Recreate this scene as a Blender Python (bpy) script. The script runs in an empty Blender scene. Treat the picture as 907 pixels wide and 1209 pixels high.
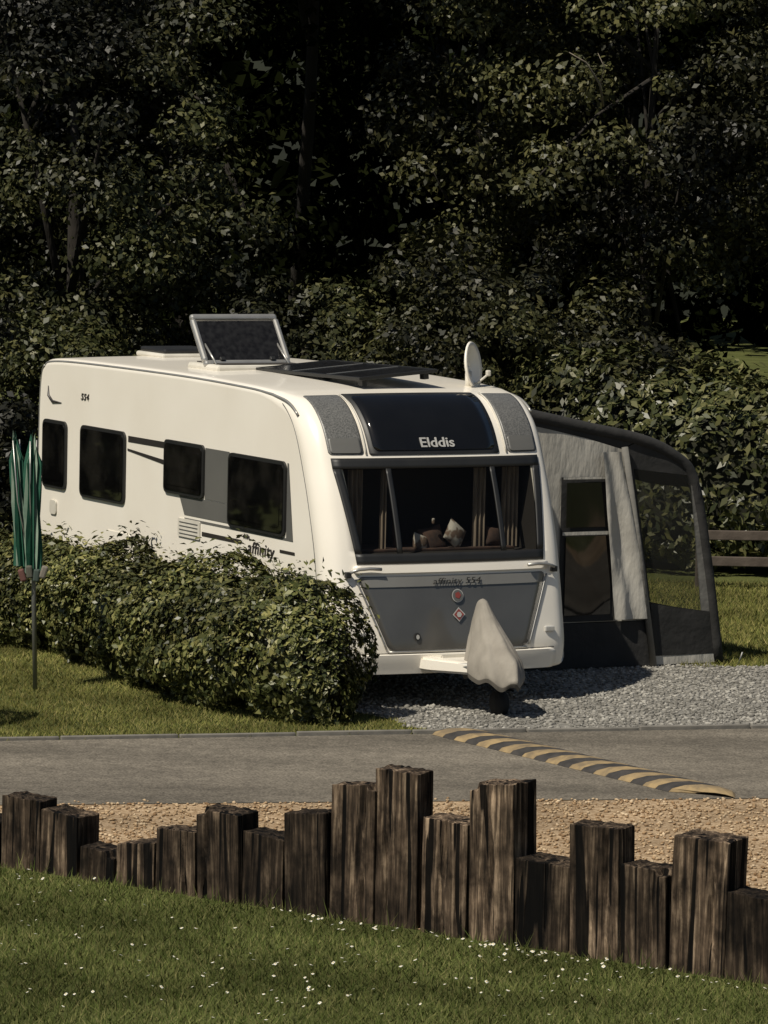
import bpy, bmesh, math, random
import numpy as np
from mathutils import Vector, Matrix, noise
random.seed(7); rng=np.random.default_rng(7)
scene=bpy.context.scene
COL=scene.collection
scene.view_settings.view_transform='Standard'
try: scene.view_settings.look='None'
except Exception: pass
scene.view_settings.exposure=0

# ------------------------------------------------------------ materials
def nn(nt,t,**k):
    n=nt.nodes.new(t)
    for a,b in k.items(): setattr(n,a,b)
    return n
def mat(name,c1,c2=None,scale=5,rough=.6,metal=0,bump=0,bscale=None,stretch=(1,1,1),detail=6,spec=.5,ramp=(.35,.65),coat=0,bdist=.01):
    m=bpy.data.materials.new(name); m.use_nodes=True; nt=m.node_tree
    b=nt.nodes['Principled BSDF']
    b.inputs['Roughness'].default_value=rough; b.inputs['Metallic'].default_value=metal
    b.inputs['Specular IOR Level'].default_value=spec
    b.inputs['Coat Weight'].default_value=coat
    if c2 is None: c2=tuple(x*.85 for x in c1)
    tc=nn(nt,'ShaderNodeTexCoord'); mp=nn(nt,'ShaderNodeMapping'); mp.inputs['Scale'].default_value=stretch
    nt.links.new(tc.outputs['Object'],mp.inputs['Vector'])
    no=nn(nt,'ShaderNodeTexNoise'); no.inputs['Scale'].default_value=scale; no.inputs['Detail'].default_value=detail
    nt.links.new(mp.outputs[0],no.inputs['Vector'])
    r=nn(nt,'ShaderNodeValToRGB'); r.color_ramp.elements[0].position=ramp[0]; r.color_ramp.elements[1].position=ramp[1]
    r.color_ramp.elements[0].color=(*c1,1); r.color_ramp.elements[1].color=(*c2,1)
    nt.links.new(no.outputs['Fac'],r.inputs[0]); nt.links.new(r.outputs[0],b.inputs['Base Color'])
    if bump:
        n2=nn(nt,'ShaderNodeTexNoise'); n2.inputs['Scale'].default_value=bscale or scale*4; n2.inputs['Detail'].default_value=4
        nt.links.new(mp.outputs[0],n2.inputs['Vector'])
        bp=nn(nt,'ShaderNodeBump'); bp.inputs['Strength'].default_value=bump; bp.inputs['Distance'].default_value=bdist
        nt.links.new(n2.outputs['Fac'],bp.inputs['Height']); nt.links.new(bp.outputs[0],b.inputs['Normal'])
    return m
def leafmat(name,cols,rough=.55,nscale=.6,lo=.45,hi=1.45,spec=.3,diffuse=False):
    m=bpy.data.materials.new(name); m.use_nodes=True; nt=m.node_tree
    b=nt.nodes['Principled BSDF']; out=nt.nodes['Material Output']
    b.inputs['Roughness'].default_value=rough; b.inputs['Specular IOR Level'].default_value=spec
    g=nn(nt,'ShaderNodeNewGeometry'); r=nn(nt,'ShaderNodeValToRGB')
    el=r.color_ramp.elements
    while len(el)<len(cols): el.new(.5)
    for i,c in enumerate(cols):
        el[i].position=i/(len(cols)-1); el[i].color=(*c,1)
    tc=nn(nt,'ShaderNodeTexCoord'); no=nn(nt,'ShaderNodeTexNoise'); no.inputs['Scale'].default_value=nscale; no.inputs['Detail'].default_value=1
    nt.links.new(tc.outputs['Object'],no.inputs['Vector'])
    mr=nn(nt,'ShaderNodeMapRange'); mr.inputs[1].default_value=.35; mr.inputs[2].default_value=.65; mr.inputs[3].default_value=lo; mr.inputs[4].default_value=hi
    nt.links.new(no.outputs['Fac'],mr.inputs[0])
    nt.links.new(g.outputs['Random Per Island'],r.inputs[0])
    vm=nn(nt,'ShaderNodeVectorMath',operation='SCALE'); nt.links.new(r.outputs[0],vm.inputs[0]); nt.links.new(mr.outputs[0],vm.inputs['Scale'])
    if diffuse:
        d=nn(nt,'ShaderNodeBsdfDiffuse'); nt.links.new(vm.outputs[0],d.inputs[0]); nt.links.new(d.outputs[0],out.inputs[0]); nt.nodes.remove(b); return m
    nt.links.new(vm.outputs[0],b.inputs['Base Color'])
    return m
def glassmat(name,tint,fac,rough=.03,tc=.75):
    m=bpy.data.materials.new(name); m.use_nodes=True; nt=m.node_tree
    b=nt.nodes['Principled BSDF']; out=nt.nodes['Material Output']
    b.inputs['Base Color'].default_value=(*tint,1); b.inputs['Roughness'].default_value=rough
    tr=nn(nt,'ShaderNodeBsdfTransparent'); tr.inputs[0].default_value=(tc,tc,tc*.97,1)
    mx=nn(nt,'ShaderNodeMixShader'); mx.inputs[0].default_value=fac
    nt.links.new(b.outputs[0],mx.inputs[1]); nt.links.new(tr.outputs[0],mx.inputs[2]); nt.links.new(mx.outputs[0],out.inputs[0])
    return m
def cellmat(name,cols,scale,rough=.85,bump=.5):
    m=bpy.data.materials.new(name); m.use_nodes=True; nt=m.node_tree
    b=nt.nodes['Principled BSDF']; b.inputs['Roughness'].default_value=rough; b.inputs['Specular IOR Level'].default_value=.2
    tc=nn(nt,'ShaderNodeTexCoord'); v=nn(nt,'ShaderNodeTexVoronoi'); v.inputs['Scale'].default_value=scale
    nt.links.new(tc.outputs['Object'],v.inputs['Vector'])
    sep=nn(nt,'ShaderNodeSeparateColor'); nt.links.new(v.outputs['Color'],sep.inputs[0])
    r=nn(nt,'ShaderNodeValToRGB'); el=r.color_ramp.elements
    while len(el)<len(cols): el.new(.5)
    for i,c in enumerate(cols): el[i].position=i/(len(cols)-1); el[i].color=(*c,1)
    nt.links.new(sep.outputs[0],r.inputs[0])
    no=nn(nt,'ShaderNodeTexNoise'); no.inputs['Scale'].default_value=1.3; no.inputs['Detail'].default_value=5
    nt.links.new(tc.outputs['Object'],no.inputs['Vector'])
    mr=nn(nt,'ShaderNodeMapRange'); mr.inputs[1].default_value=.3; mr.inputs[2].default_value=.7; mr.inputs[3].default_value=.7; mr.inputs[4].default_value=1.2
    nt.links.new(no.outputs['Fac'],mr.inputs[0])
    vm=nn(nt,'ShaderNodeVectorMath',operation='SCALE'); nt.links.new(r.outputs[0],vm.inputs[0]); nt.links.new(mr.outputs[0],vm.inputs['Scale'])
    nt.links.new(vm.outputs[0],b.inputs['Base Color'])
    bp=nn(nt,'ShaderNodeBump'); bp.inputs['Strength'].default_value=bump; bp.inputs['Distance'].default_value=.003
    nt.links.new(sep.outputs[1],bp.inputs['Height']); nt.links.new(bp.outputs[0],b.inputs['Normal'])
    return m
def islandmat(name,cols): return leafmat(name,cols,nscale=1.2,lo=.8,hi=1.15,diffuse=True)

M={}
M['white']=mat('white_paint',(.80,.755,.67),(.75,.70,.61),scale=1.4,rough=.30,coat=.3,ramp=(.3,.7))
M['roofw']=mat('roof_white',(.62,.585,.51),(.48,.455,.39),scale=3,rough=.5)
M['grey']=mat('graphite_panel',(.115,.112,.105),(.088,.086,.081),scale=2,rough=.26,metal=.35,coat=.4)
M['band']=mat('locker_band_grey',(.22,.215,.20),(.19,.185,.17),scale=2,rough=.35,metal=.2)
M['greyside']=mat('side_graphic',(.115,.113,.105),(.095,.094,.088),scale=2,rough=.4)
M['mesh']=mat('carbon_panel',(.15,.148,.14),(.07,.07,.067),scale=90,rough=.4,detail=1)
M['black']=mat('black_rubber',(.010,.010,.010),(.014,.014,.013),rough=.5)
M['blackgl']=mat('black_gloss',(.005,.005,.005),(.006,.006,.006),rough=.05)
M['sideglass']=mat('tinted_window',(.003,.003,.003),(.014,.013,.011),scale=3,rough=.03,ramp=(.45,.7),coat=.5)
M['glass']=glassmat('front_glass',(.006,.006,.006),.82,.03,.70)
M['clear']=glassmat('awning_window_film',(.03,.03,.027),.82,.12,.9)
M['net']=glassmat('awning_mesh',(.03,.03,.027),.70,.4,.88)
M['alu']=mat('aluminium',(.42,.41,.38),(.34,.33,.31),rough=.35,metal=.6)
M['silver']=mat('silver_letters',(.5,.49,.46),rough=.35,metal=.2)
M['stripe']=mat('dark_stripe',(.03,.026,.024),rough=.4)
M['fabl']=mat('awning_fabric_light',(.42,.40,.355),(.31,.295,.26),scale=2.5,rough=.9,bump=.7,bscale=5,stretch=(1,1,.35),bdist=.06)
M['fabd']=mat('awning_fabric_dark',(.022,.021,.020),(.013,.013,.012),scale=3,rough=.85,bump=.5,bscale=6,bdist=.04)
M['fabm']=mat('awning_fabric_mid',(.15,.145,.13),(.11,.105,.095),scale=3,rough=.9,bump=.5,bscale=6,bdist=.04)
M['cover']=mat('cover_fabric',(.29,.265,.225),(.19,.172,.145),scale=4,rough=.95,bump=.5,bscale=9,stretch=(1,1,.5),bdist=.03)
M['coverd']=mat('cover_hem',(.10,.09,.075),rough=.9)
M['inner']=mat('interior_dark',(.035,.03,.025),rough=.8)
M['curtain']=mat('curtain',(.42,.34,.26),(.20,.16,.12),scale=14,stretch=(6,1,.3),rough=.9)
M['cushion']=mat('cushion',(.62,.58,.50),(.20,.14,.10),scale=11,rough=.9,detail=2,ramp=(.45,.55))
M['cushiond']=mat('cushion_dark',(.12,.07,.05),(.05,.035,.03),scale=9,rough=.9)
M['solar']=mat('solar_glass',(.008,.008,.009),(.018,.018,.019),scale=20,rough=.2,spec=.15)
M['tyre']=mat('tyre',(.015,.015,.015),rough=.9)
M['steel']=mat('steel',(.25,.25,.24),rough=.5,metal=.7)
M['red']=mat('red_badge',(.25,.05,.04),rough=.5)
M['bark']=mat('bark',(.014,.012,.009),(.028,.023,.018),scale=6,stretch=(1,1,.2),rough=.95,bump=.8,bscale=14,bdist=.03)
M['deadwood']=mat('dead_wood',(.26,.22,.17),(.15,.125,.095),scale=9,rough=.95)
M['twig']=mat('light_block_core',(.012,.013,.006),(.022,.022,.010),scale=9,rough=1)
M['rail']=mat('fence_wood',(.055,.042,.032),(.09,.07,.055),scale=5,rough=.9,bump=.5)
M['green']=mat('parasol_green',(.010,.070,.040),(.016,.10,.06),rough=.8)
M['greenl']=mat('parasol_pale',(.25,.32,.25),(.15,.23,.17),rough=.8)
M['yellow']=mat('bump_yellow',(.30,.215,.105),(.16,.12,.07),scale=9,rough=.85)
M['bblack']=mat('bump_black',(.022,.020,.018),(.045,.04,.036),scale=9,rough=.8)
M['kerb']=mat('concrete_edging',(.20,.185,.16),(.09,.085,.075),scale=3,rough=.95,bump=.4)
M['petal']=mat('daisy_petal',(.60,.59,.52),rough=.7)
M['pollen']=mat('daisy_centre',(.5,.35,.05),rough=.8)

def sleepermat():
    m=bpy.data.materials.new('old_sleeper_timber'); m.use_nodes=True; nt=m.node_tree
    b=nt.nodes['Principled BSDF']; b.inputs['Roughness'].default_value=.92; b.inputs['Specular IOR Level'].default_value=.15
    tc=nn(nt,'ShaderNodeTexCoord'); oi=nn(nt,'ShaderNodeObjectInfo')
    add=nn(nt,'ShaderNodeVectorMath',operation='ADD'); ml=nn(nt,'ShaderNodeMath',operation='MULTIPLY'); ml.inputs[1].default_value=37
    nt.links.new(oi.outputs['Random'],ml.inputs[0]); nt.links.new(tc.outputs['Object'],add.inputs[0]); nt.links.new(ml.outputs[0],add.inputs[1])
    def noi(sc,st,d=6,di=0):
        mp=nn(nt,'ShaderNodeMapping'); mp.inputs['Scale'].default_value=st; nt.links.new(add.outputs[0],mp.inputs[0])
        n=nn(nt,'ShaderNodeTexNoise'); n.inputs['Scale'].default_value=sc; n.inputs['Detail'].default_value=d; n.inputs['Distortion'].default_value=di
        n.inputs['Roughness'].default_value=.65
        nt.links.new(mp.outputs[0],n.inputs[0]); return n
    a=noi(34,(1,1,.06),8,.3); c=noi(7,(1,1,.7),6); k=noi(13,(1,1,.04),2,.5); big=noi(2.6,(1,1,.8),3)
    r=nn(nt,'ShaderNodeValToRGB'); e=r.color_ramp.elements
    e[0].position=.36; e[0].color=(.018,.013,.009,1); e[1].position=.70; e[1].color=(.29,.215,.145,1)
    q=e.new(.52); q.color=(.078,.055,.037,1)
    nt.links.new(a.outputs['Fac'],r.inputs[0])
    def mrng(src,a0,a1,b0,b1):
        mr=nn(nt,'ShaderNodeMapRange'); mr.inputs[1].default_value=a0; mr.inputs[2].default_value=a1; mr.inputs[3].default_value=b0; mr.inputs[4].default_value=b1
        nt.links.new(src,mr.inputs[0]); return mr.outputs[0]
    def mul(x,y):
        q=nn(nt,'ShaderNodeMath',operation='MULTIPLY'); nt.links.new(x,q.inputs[0]); nt.links.new(y,q.inputs[1]); return q.outputs[0]
    fr=nn(nt,'ShaderNodeMath',operation='FRACT'); m7=nn(nt,'ShaderNodeMath',operation='MULTIPLY'); m7.inputs[1].default_value=7.31
    nt.links.new(oi.outputs['Random'],m7.inputs[0]); nt.links.new(m7.outputs[0],fr.inputs[0])
    crk=mrng(k.outputs['Fac'],.395,.42,.04,1)
    tot=mul(mul(mul(mrng(c.outputs['Fac'],.35,.65,.30,1.55),mrng(fr.outputs[0],0,1,.30,1.2)),crk),mrng(big.outputs['Fac'],.35,.65,.42,1.35))
    vm=nn(nt,'ShaderNodeVectorMath',operation='SCALE'); nt.links.new(r.outputs[0],vm.inputs[0]); nt.links.new(tot,vm.inputs['Scale'])
    nt.links.new(vm.outputs[0],b.inputs['Base Color'])
    ad=nn(nt,'ShaderNodeMath',operation='ADD'); nt.links.new(a.outputs['Fac'],ad.inputs[0]); nt.links.new(crk,ad.inputs[1])
    bp=nn(nt,'ShaderNodeBump'); bp.inputs['Strength'].default_value=1; bp.inputs['Distance'].default_value=.014
    nt.links.new(ad.outputs[0],bp.inputs['Height']); nt.links.new(bp.outputs[0],b.inputs['Normal'])
    return m
M['sleeper']=sleepermat()

def asphalt():
    m=bpy.data.materials.new('asphalt'); m.use_nodes=True; nt=m.node_tree
    b=nt.nodes['Principled BSDF']; b.inputs['Roughness'].default_value=.92; b.inputs['Specular IOR Level'].default_value=.25
    tc=nn(nt,'ShaderNodeTexCoord')
    def noi(sc,d,st=(1,1,1)):
        mp=nn(nt,'ShaderNodeMapping'); mp.inputs['Scale'].default_value=st; nt.links.new(tc.outputs['Object'],mp.inputs[0])
        n=nn(nt,'ShaderNodeTexNoise'); n.inputs['Scale'].default_value=sc; n.inputs['Detail'].default_value=d; nt.links.new(mp.outputs[0],n.inputs[0]); return n.outputs['Fac']
    big=noi(.9,5,(.35,1.2,1)); mid=noi(7,6); fine=noi(60,3)
    def mrng(src,a0,a1,b0,b1):
        mr=nn(nt,'ShaderNodeMapRange'); mr.inputs[1].default_value=a0; mr.inputs[2].default_value=a1; mr.inputs[3].default_value=b0; mr.inputs[4].default_value=b1
        nt.links.new(src,mr.inputs[0]); return mr.outputs[0]
    def mul(x,y):
        q=nn(nt,'ShaderNodeMath',operation='MULTIPLY'); nt.links.new(x,q.inputs[0]); nt.links.new(y,q.inputs[1]); return q.outputs[0]
    t=mul(mul(mrng(big,.35,.65,.70,1.22),mrng(mid,.35,.65,.85,1.12)),mrng(fine,.3,.7,.5,1.5))
    vm=nn(nt,'ShaderNodeVectorMath',operation='SCALE'); vm.inputs[0].default_value=(.145,.127,.101); nt.links.new(t,vm.inputs['Scale'])
    nt.links.new(vm.outputs[0],b.inputs['Base Color'])
    bp=nn(nt,'ShaderNodeBump'); bp.inputs['Strength'].default_value=.6; bp.inputs['Distance'].default_value=.006
    nt.links.new(fine,bp.inputs['Height']); nt.links.new(bp.outputs[0],b.inputs['Normal'])
    return m
M['road']=asphalt()
def groundmat():
    m=bpy.data.materials.new('grass_ground'); m.use_nodes=True; nt=m.node_tree
    b=nt.nodes['Principled BSDF']; b.inputs['Roughness'].default_value=.95; b.inputs['Specular IOR Level'].default_value=.1
    tc=nn(nt,'ShaderNodeTexCoord')
    n1=nn(nt,'ShaderNodeTexNoise'); n1.inputs['Scale'].default_value=.9; n1.inputs['Detail'].default_value=6
    n2=nn(nt,'ShaderNodeTexNoise'); n2.inputs['Scale'].default_value=28; n2.inputs['Detail'].default_value=6
    for n in (n1,n2): nt.links.new(tc.outputs['Object'],n.inputs[0])
    mx=nn(nt,'ShaderNodeMath',operation='ADD'); nt.links.new(n1.outputs['Fac'],mx.inputs[0]); nt.links.new(n2.outputs['Fac'],mx.inputs[1])
    hv=nn(nt,'ShaderNodeMath',operation='MULTIPLY'); hv.inputs[1].default_value=.5; nt.links.new(mx.outputs[0],hv.inputs[0])
    r=nn(nt,'ShaderNodeValToRGB'); e=r.color_ramp.elements
    e[0].position=.36; e[0].color=(.045,.054,.016,1); e[1].position=.64; e[1].color=(.10,.108,.036,1)
    nt.links.new(hv.outputs[0],r.inputs[0]); nt.links.new(r.outputs[0],b.inputs['Base Color'])
    bp=nn(nt,'ShaderNodeBump'); bp.inputs['Strength'].default_value=.5; bp.inputs['Distance'].default_value=.015
    nt.links.new(n2.outputs['Fac'],bp.inputs['Height']); nt.links.new(bp.outputs[0],b.inputs['Normal'])
    return m
M['ground']=groundmat()
M['gravgrey']=cellmat('grey_gravel',[(.11,.104,.092),(.17,.162,.143),(.22,.21,.187),(.28,.267,.24)],38)
M['gravtan']=cellmat('tan_gravel',[(.20,.132,.072),(.28,.195,.115),(.34,.245,.15),(.42,.32,.21)],50)
M['stoneg']=islandmat('grey_stones',[(.12,.114,.102),(.18,.172,.153),(.25,.238,.213),(.34,.325,.29)])
M['stonet']=islandmat('tan_stones',[(.19,.12,.065),(.32,.22,.13),(.39,.29,.18),(.50,.395,.27)])
M['grass']=leafmat('grass_blades',[(.046,.063,.017),(.070,.088,.025),(.098,.110,.035),(.16,.148,.062)],nscale=.9,lo=.66,hi=1.28,diffuse=True)
M['lawn']=leafmat('lawn_blades',[(.092,.104,.028),(.135,.14,.040),(.18,.17,.052),(.25,.215,.09)],nscale=1.2,lo=.62,hi=1.25,diffuse=True)
M['lf1']=leafmat('leaves_a',[(.013,.016,.0045),(.022,.025,.0075),(.034,.036,.011),(.066,.063,.022)],.5,.42,.18,1.5)
M['lf2']=leafmat('leaves_b',[(.016,.018,.0055),(.027,.029,.009),(.040,.040,.0125),(.074,.069,.026)],.5,.45,.18,1.5)
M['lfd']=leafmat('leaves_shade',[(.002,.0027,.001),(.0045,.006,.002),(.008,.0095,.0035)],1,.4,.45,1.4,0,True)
M['lfh']=leafmat('hedge_leaves',[(.026,.033,.010),(.055,.062,.018),(.10,.103,.031),(.18,.167,.06)],.4,1.6,.6,1.35)
M['lfl']=leafmat('laurel_leaves',[(.022,.027,.009),(.038,.043,.014),(.066,.068,.023),(.125,.118,.050)],.4,.8,.45,1.3)

# ------------------------------------------------------------ helpers
def add(ob,parent=None):
    COL.objects.link(ob)
    if parent is not None: ob.parent=parent
    return ob
def empty(name,loc=(0,0,0),rz=0,parent=None):
    e=bpy.data.objects.new(name,None); e.location=loc; e.rotation_euler=(0,0,rz); e.empty_display_size=.3
    return add(e,parent)
def mesh(name,vs,fs,m,parent=None,smooth=False,loc=(0,0,0)):
    me=bpy.data.meshes.new(name); me.from_pydata([tuple(v) for v in vs],[],fs); me.update()
    if m: me.materials.append(m)
    if smooth: me.polygons.foreach_set('use_smooth',[True]*len(me.polygons))
    ob=bpy.data.objects.new(name,me); ob.location=loc
    return add(ob,parent)
def npmesh(name,V,F,m,parent=None,smooth=False):
    me=bpy.data.meshes.new(name); k,c=F.shape
    me.vertices.add(len(V)); me.vertices.foreach_set('co',V.astype(np.float32).ravel())
    me.loops.add(k*c); me.loops.foreach_set('vertex_index',F.astype(np.int32).ravel())
    me.polygons.add(k); me.polygons.foreach_set('loop_start',np.arange(0,k*c,c,dtype=np.int32))
    me.polygons.foreach_set('loop_total',np.full(k,c,dtype=np.int32))
    if smooth: me.polygons.foreach_set('use_smooth',np.ones(k,dtype=bool))
    me.update(calc_edges=True); me.validate()
    me.materials.append(m)
    return add(bpy.data.objects.new(name,me),parent)
def box(name,c,s,m,parent=None,bev=0.0,rot=(0,0,0)):
    bm=bmesh.new(); bmesh.ops.create_cube(bm,size=1)
    for v in bm.verts: v.co=Vector((v.co.x*s[0],v.co.y*s[1],v.co.z*s[2]))
    if bev: bmesh.ops.bevel(bm,geom=bm.edges[:],offset=bev,segments=2,affect='EDGES',profile=.5)
    me=bpy.data.meshes.new(name); bm.to_mesh(me); bm.free(); me.materials.append(m)
    ob=bpy.data.objects.new(name,me); ob.location=c; ob.rotation_euler=rot
    return add(ob,parent)
def tube(name,pts,rad,m,parent=None,seg=10):
    if not isinstance(rad,(list,tuple)): rad=[rad]*len(pts)
    vs=[];fs=[]; P=[Vector(p) for p in pts]
    for i,p in enumerate(P):
        d=(P[min(i+1,len(P)-1)]-P[max(i-1,0)]).normalized()
        a=d.orthogonal().normalized() if abs(d.z)>.95 else d.cross(Vector((0,0,1))).normalized()
        b=d.cross(a).normalized()
        for j in range(seg):
            t=2*math.pi*j/seg; vs.append(p+(a*math.cos(t)+b*math.sin(t))*rad[i])
    for i in range(len(P)-1):
        for j in range(seg):
            k=(j+1)%seg; fs.append((i*seg+j,i*seg+k,(i+1)*seg+k,(i+1)*seg+j))
    fs.append(tuple(range(seg))[::-1]); fs.append(tuple((len(P)-1)*seg+j for j in range(seg)))
    return mesh(name,vs,fs,m,parent,True)
def catmull(pts,n=6):
    P=[np.array(p,float) for p in pts]; P=[2*P[0]-P[1]]+P+[2*P[-1]-P[-2]]; out=[]
    for i in range(1,len(P)-2):
        for k in range(n):
            t=k/n; a,b,c,d=P[i-1:i+3]
            out.append(.5*((2*b)+(-a+c)*t+(2*a-5*b+4*c-d)*t*t+(-a+3*b-3*c+d)*t**3))
    out.append(P[-2]); return np.array(out)
def sheet(name,poly,z,m):
    return mesh(name,[(x,y,z) for x,y in poly],[tuple(range(len(poly)))],m)

# ------------------------------------------------------------ foliage
def leaves(name,P,N,size,m,parent=None,aspect=.5):
    n=len(P); N=N/np.maximum(np.linalg.norm(N,axis=1,keepdims=True),1e-6)
    R=rng.normal(size=(n,3)); T=R-(R*N).sum(1,keepdims=True)*N; T/=np.maximum(np.linalg.norm(T,axis=1,keepdims=True),1e-6)
    B=np.cross(N,T); s=size*rng.uniform(.5,1.35,(n,1)); w=s*aspect*.5*rng.uniform(.8,1.2,(n,1)); f=w*.35
    V=np.empty((n,4,3)); V[:,0]=P-T*s*.5; V[:,1]=P+B*w-T*s*.05+N*f; V[:,2]=P+T*s*.5; V[:,3]=P-B*w-T*s*.05+N*f
    F=np.arange(n*4).reshape(n,4)
    return npmesh(name,V.reshape(-1,3),F,m,parent)
def udir(n):
    v=rng.normal(size=(n,3)); return v/np.linalg.norm(v,axis=1,keepdims=True)
def crown_pts(c,rad,ncl,per,clr,zmin=.2):
    c=np.array(c);rad=np.array(rad)
    D=udir(ncl); f=rng.uniform(.45,1.0,(ncl,1))**.6
    bump=np.array([1+.34*noise.noise(Vector(d*2.3+c*.7)) for d in D])[:,None]
    C=c+D*rad*f*bump
    r=clr*rng.uniform(.4,1.45,ncl)
    idx=np.repeat(np.arange(ncl),per); n=len(idx)
    d=udir(n); rr=rng.uniform(.25,1.0,(n,1))**.5
    sq=np.array([1,1,.55])
    P=C[idx]+d*sq*r[idx][:,None]*rr
    P[:,2]-=.25*np.linalg.norm(P[:,:2]-C[idx][:,:2],axis=1)**1.5
    P+=rng.normal(scale=.05,size=P.shape)
    N=d*.8+D[idx]*.3+np.array([0,0,.45])+rng.normal(scale=.55,size=(n,3))
    k=P[:,2]>zmin
    return P[k],N[k],C
def tree(name,base,c,rad,ncl,per,clr,size,m,trunk=.18,limbs=7,zmin=.3,aspect=.55):
    e=empty(name,(0,0,0))
    P,N,C=crown_pts(c,rad,ncl,per,clr,zmin)
    leaves('crown_foliage',P,N,size,m,e,aspect)
    b=Vector((base[0],base[1],-.1)); top=Vector((c[0],c[1],c[2]+rad[2]*.4))
    mid=b.lerp(top,.5)+Vector((random.uniform(-.25,.25),random.uniform(-.2,.2),0))
    tube('trunk',[b,b.lerp(mid,.5),mid,mid.lerp(top,.5),top],[trunk,trunk*.8,trunk*.65,trunk*.45,trunk*.2],M['bark'],e)
    for i in range(limbs):
        q=Vector(C[random.randrange(len(C))]); s=b.lerp(top,random.uniform(.3,.8))
        mm=s.lerp(q,.5)+Vector((0,0,.15))
        tube('limb_%d'%(i+1),[s,mm,q],[trunk*.35,trunk*.2,.012],M['bark'],e,6)
    return e

# ------------------------------------------------------------ ground & surfaces
bm=bmesh.new(); bmesh.ops.create_grid(bm,x_segments=8,y_segments=8,size=400)
me=bpy.data.meshes.new('ground'); bm.to_mesh(me); bm.free(); me.materials.append(M['ground']); add(bpy.data.objects.new('ground',me))
far=lambda X:36.82+.278*X
near=lambda X:33.24+.2*X
row=lambda X:28.22-.762*X
sheet('tan_gravel_area',[(-4.9,row(-4.9)),(7,row(7)+.12),(12,26),(14,near(14)-.004),(-4.9,near(-4.9)-.004)],.006,M['gravtan'])
rx=[-90,-20,40,90]; lo_=[near(-20)-21,near(-20),near(40),near(40)+13]; hi_=[far(-20)-21,far(-20),far(40),far(40)+14]
mesh('road',[(x,y,.010) for x,y in zip(rx,lo_)]+[(x,y,.010) for x,y in zip(rx,hi_)],[(0,1,5,4),(1,2,6,5),(2,3,7,6)],M['road'])
GP=[(.45,far(.45)+.012),(30,far(30)+.012),(30,50),(8,43.4),(3.1,41.9),(2.6,43.6),(1.2,48),(-4.6,46.4),(-1.55,39.6),(-.45,38.6),(.1,37.8)]
sheet('grey_gravel_pitch',GP,.006,M['gravgrey'])
ke=empty('kerb_edging')
xs=np.arange(-14,14,.92)
for i,x in enumerate(xs):
    ang=math.atan(.278); z=.03+random.uniform(-.006,.006)
    box('edging_stone_%d'%i,(x,far(x)+.04,z/2),(.94,.05,z*1.6),M['kerb'],ke,.006,(0,0,ang+random.uniform(-.01,.01)))

def blades(name,pts,h,w,m,lean=.5):
    n=len(pts); hh=h*rng.uniform(.45,1.4,(n,1)); a=rng.uniform(0,2*math.pi,n)
    side=np.stack([np.cos(a),np.sin(a),np.zeros(n)],1)*w*rng.uniform(.6,1.4,(n,1))
    b=rng.uniform(0,2*math.pi,n); tip=np.stack([np.cos(b),np.sin(b),np.zeros(n)],1)*hh*lean*rng.uniform(0,1.6,(n,1))
    P=np.concatenate([pts,np.zeros((n,1))],1)
    V=np.empty((n,3,3)); V[:,0]=P-side; V[:,1]=P+side; V[:,2]=P+tip+np.array([0,0,1])*hh
    return npmesh(name,V.reshape(-1,3),np.arange(n*3).reshape(n,3),m)
def uni(n,x0,x1,y0,y1): return np.stack([rng.uniform(x0,x1,n),rng.uniform(y0,y1,n)],1)
def clumpf(p,s): return np.array([noise.noise(Vector((a*s,b*s,3.1))) for a,b in p])
p=uni(210000,-3.7,3.4,22.2,31); r0=28.17-.762*p[:,0]; p=p[(p[:,1]<r0)&((p[:,1]<r0-.3)|(rng.random(len(p))<.8))]
blades('foreground_grass',p,.042,.0034,M['grass'],1.0)
p=uni(26000,-3.6,3.2,25,32); d=(28.15-.762*p[:,0]-p[:,1]); p=p[(d>0)&(d<.16)]; k=clumpf(p,3.0)>-.12; p=p[k]
blades('grass_tufts',p,.11,.004,M['grass'],.6)
def left_of_gravel(p):
    b=np.array([(.45,36.9),(.1,37.8),(-.45,38.6),(-1.55,39.6),(-4.6,46.4)])
    xb=np.interp(p[:,1],b[:,1],b[:,0]); return p[:,0]<xb+.04*np.sin(p[:,1]*23)+.05*np.sin(p[:,1]*9+1)
p=uni(110000,-4.6,.6,35.4,43); p=p[(p[:,1]>36.86+.278*p[:,0]+.05*np.sin(p[:,0]*7)*np.sin(p[:,0]*17))&left_of_gravel(p)]
blades('lawn_grass',p,.032,.0036,M['lawn'],1.0)
p=uni(50000,2.7,6.5,41.8,49.5); p=p[p[:,1]>41.9+.3*(p[:,0]-3.1)]
blades('verge_grass',p,.05,.0045,M['lawn'],.9)
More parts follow.
